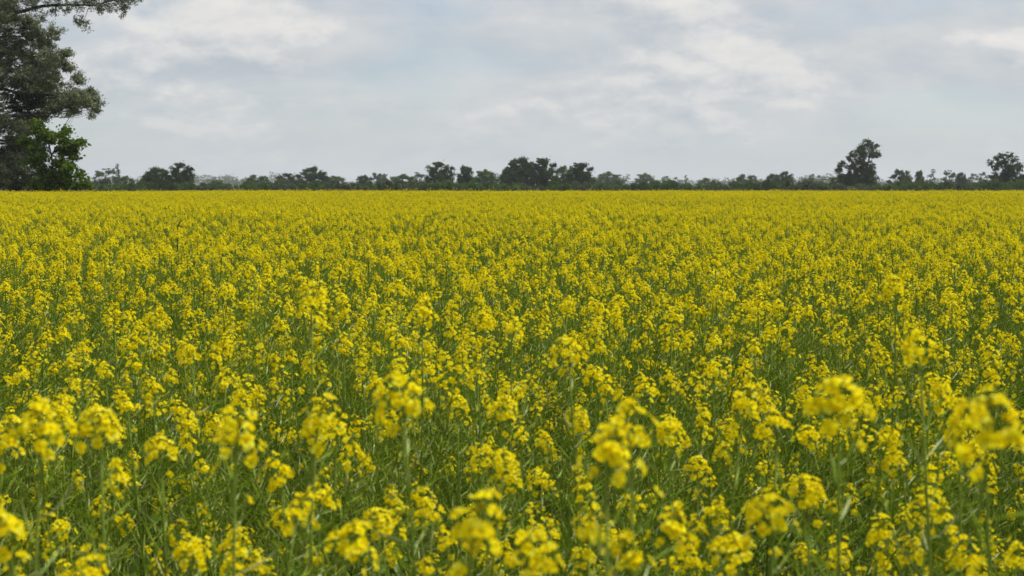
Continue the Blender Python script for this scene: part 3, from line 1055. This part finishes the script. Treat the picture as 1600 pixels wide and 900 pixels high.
rot = np.stack([R.normal(size=N) * 0.05, R.normal(size=N) * 0.05, R.uniform(0, 6.28, N)], 1)
pid = R.integers(0, N_PROTO, N)

cand = []
for i in np.argsort(np.hypot(X, Y))[:1500]:
    u, v = project((X[i], Y[i], gz[i] + hgt[i] + 0.03))
    if Y[i] > 0.9 and 6 < u < 1594 and v < 880:
        cand.append(int(i))
    if len(cand) >= 300 - n_individual:
        break
# each ordinary plant is told by the tree it stands below in the picture and its place counted up from the bottom edge
ORD = 'lowest second third fourth fifth sixth seventh eighth ninth tenth eleventh twelfth thirteenth fourteenth fifteenth sixteenth seventeenth eighteenth nineteenth twentieth'.split()
marks = dict(SHORT)
marks.update({30: 'big willow', 95: 'bright green maple'})
strips = {}
for i in cand:
    u, v = project((X[i], Y[i], gz[i] + hgt[i]))
    strips.setdefault(min(marks, key=lambda q: abs(q - u)), []).append((-v, i))
told = {}
for mk, lst in strips.items():
    for rank, (_, i) in enumerate(sorted(lst)):
        place = 'lowest' if rank == 0 else ORD[min(rank, 19)] + ' up from the bottom'
        told[i] = 'ordinary rapeseed plant below the %s, %s' % (marks[mk], place)
mass = np.ones(N, bool)
for i in cand:
    M = Matrix.Translation((X[i], Y[i], gz[i])) @ Euler(rot[i]).to_matrix().to_4x4() @ Matrix.Scale(float(scl[i]), 4)
    build_plant(PLANTS[int(pid[i])], M, told[i], GROUP, False)
    mass[i] = False

# prototypes for the mass live in a collection of their own that is not part of the scene
protos = bpy.data.collections.new('rapeseed_kinds')
for i, P in enumerate(PLANTS):
    ob = bpy.data.objects.new('rapeseed_kind', plant_full(P).mesh('rapeseed_kind', FULL_MATS))
    protos.objects.link(ob)

me = bpy.data.meshes.new('rapeseed_crop')
vv = np.stack([X[mass], Y[mass], gz[mass]], 1)
me.vertices.add(len(vv))
me.vertices.foreach_set('co', vv.astype(np.float32).ravel())
a = me.attributes.new('turn', 'FLOAT_VECTOR', 'POINT')
a.data.foreach_set('vector', rot[mass].astype(np.float32).ravel())
a = me.attributes.new('size', 'FLOAT', 'POINT')
a.data.foreach_set('value', scl[mass].astype(np.float32))
a = me.attributes.new('pick', 'INT', 'POINT')
a.data.foreach_set('value', pid[mass].astype(np.int32))
me.update()
crop = link('rapeseed_crop', me)
tag(crop, 'dense yellow flowering rapeseed crop stretching back to the treeline', 'rapeseed', kind='stuff')
ng = bpy.data.node_groups.new('crop_scatter', 'GeometryNodeTree')
ng.interface.new_socket('Geometry', in_out='INPUT', socket_type='NodeSocketGeometry')
ng.interface.new_socket('Geometry', in_out='OUTPUT', socket_type='NodeSocketGeometry')
gi = ng.nodes.new('NodeGroupInput')
go = ng.nodes.new('NodeGroupOutput')
ci = ng.nodes.new('GeometryNodeCollectionInfo')
ci.inputs['Collection'].default_value = protos
ci.inputs['Separate Children'].default_value = True
ci.inputs['Reset Children'].default_value = True
m2p = ng.nodes.new('GeometryNodeMeshToPoints')
iop = ng.nodes.new('GeometryNodeInstanceOnPoints')
iop.inputs['Pick Instance'].default_value = True


def named(kind, nm):
    nd = ng.nodes.new('GeometryNodeInputNamedAttribute')
    nd.data_type = kind
    nd.inputs['Name'].default_value = nm
    return [s for s in nd.outputs if s.enabled and s.name == 'Attribute'][0]


L = ng.links.new
L(gi.outputs[0], m2p.inputs['Mesh'])
L(m2p.outputs[0], iop.inputs['Points'])
L(ci.outputs[0], iop.inputs['Instance'])
L(named('INT', 'pick'), iop.inputs['Instance Index'])
L(named('FLOAT_VECTOR', 'turn'), iop.inputs['Rotation'])
L(named('FLOAT', 'size'), iop.inputs['Scale'])
L(iop.outputs[0], go.inputs[0])
md = crop.modifiers.new('scatter', 'NODES')
md.node_group = ng

# --- the bare dark stalk that sticks out of the crop at the left
Ys = 9.0
b0, t0 = at(276, 415, Ys), at(279, 345, Ys)
mb = MB()
p = [(0, 0, 0), (0.0, 0, b0[2]), (0.01, 0, (b0[2] + t0[2]) / 2), (0.012, 0, t0[2] - 0.04), (0.03, 0, t0[2])]
st = link('dead_stalk', None, None, Matrix.Translation((b0[0], Ys, float(ground_z(b0[0], Ys)))))
tag(st, 'bare dark stalk sticking up alone out of the crop at the left', 'stalk')
mb.tube(p, [0.005, 0.0035, 0.003, 0.0025, 0.0015], 0, 6)
link('stem', mb.mesh('stem', [M_BARK], True), st)
mb = MB()
mb.tube([(0.012, 0, t0[2] - 0.05), (0.03, 0, t0[2] - 0.01), (0.06, 0.01, t0[2] + 0.015)], [0.003, 0.003, 0.001], 0, 4)
link('twig', mb.mesh('twig', [M_BARK], True), st)

# ------------------------------------------------------------------ haze: thin even air round the whole place
zb, zt = -2.2, 34.0
x0, x1, y0, y1 = -2300.0, 2300.0, -400.0, 2700.0
hv = [(x, y, z) for z in (zb, zt) for y in (y0, y1) for x in (x0, x1)]
hf = [(0, 2, 3, 1), (4, 5, 7, 6), (0, 1, 5, 4), (2, 6, 7, 3), (0, 4, 6, 2), (1, 3, 7, 5)]
hm = bpy.data.meshes.new('haze')
hm.from_pydata(hv, [], hf)
mh = bpy.data.materials.new('haze')
mh.use_nodes = True
mh.node_tree.nodes.clear()
gh = G(mh.node_tree)
pv = gh.n('ShaderNodeVolumePrincipled', {'Color': (0.86, 0.92, 1.0, 1), 'Density': 0.00016, 'Anisotropy': 0.2})
oh = gh.n('ShaderNodeOutputMaterial')
mh.node_tree.links.new(pv.outputs[0], oh.inputs['Volume'])
hm.materials.append(mh)
tag(link('haze', hm), kind='stuff')
print('crop plants', int(mass.sum()), 'individual', n_individual + len(cand), 'objects', len(bpy.data.objects))
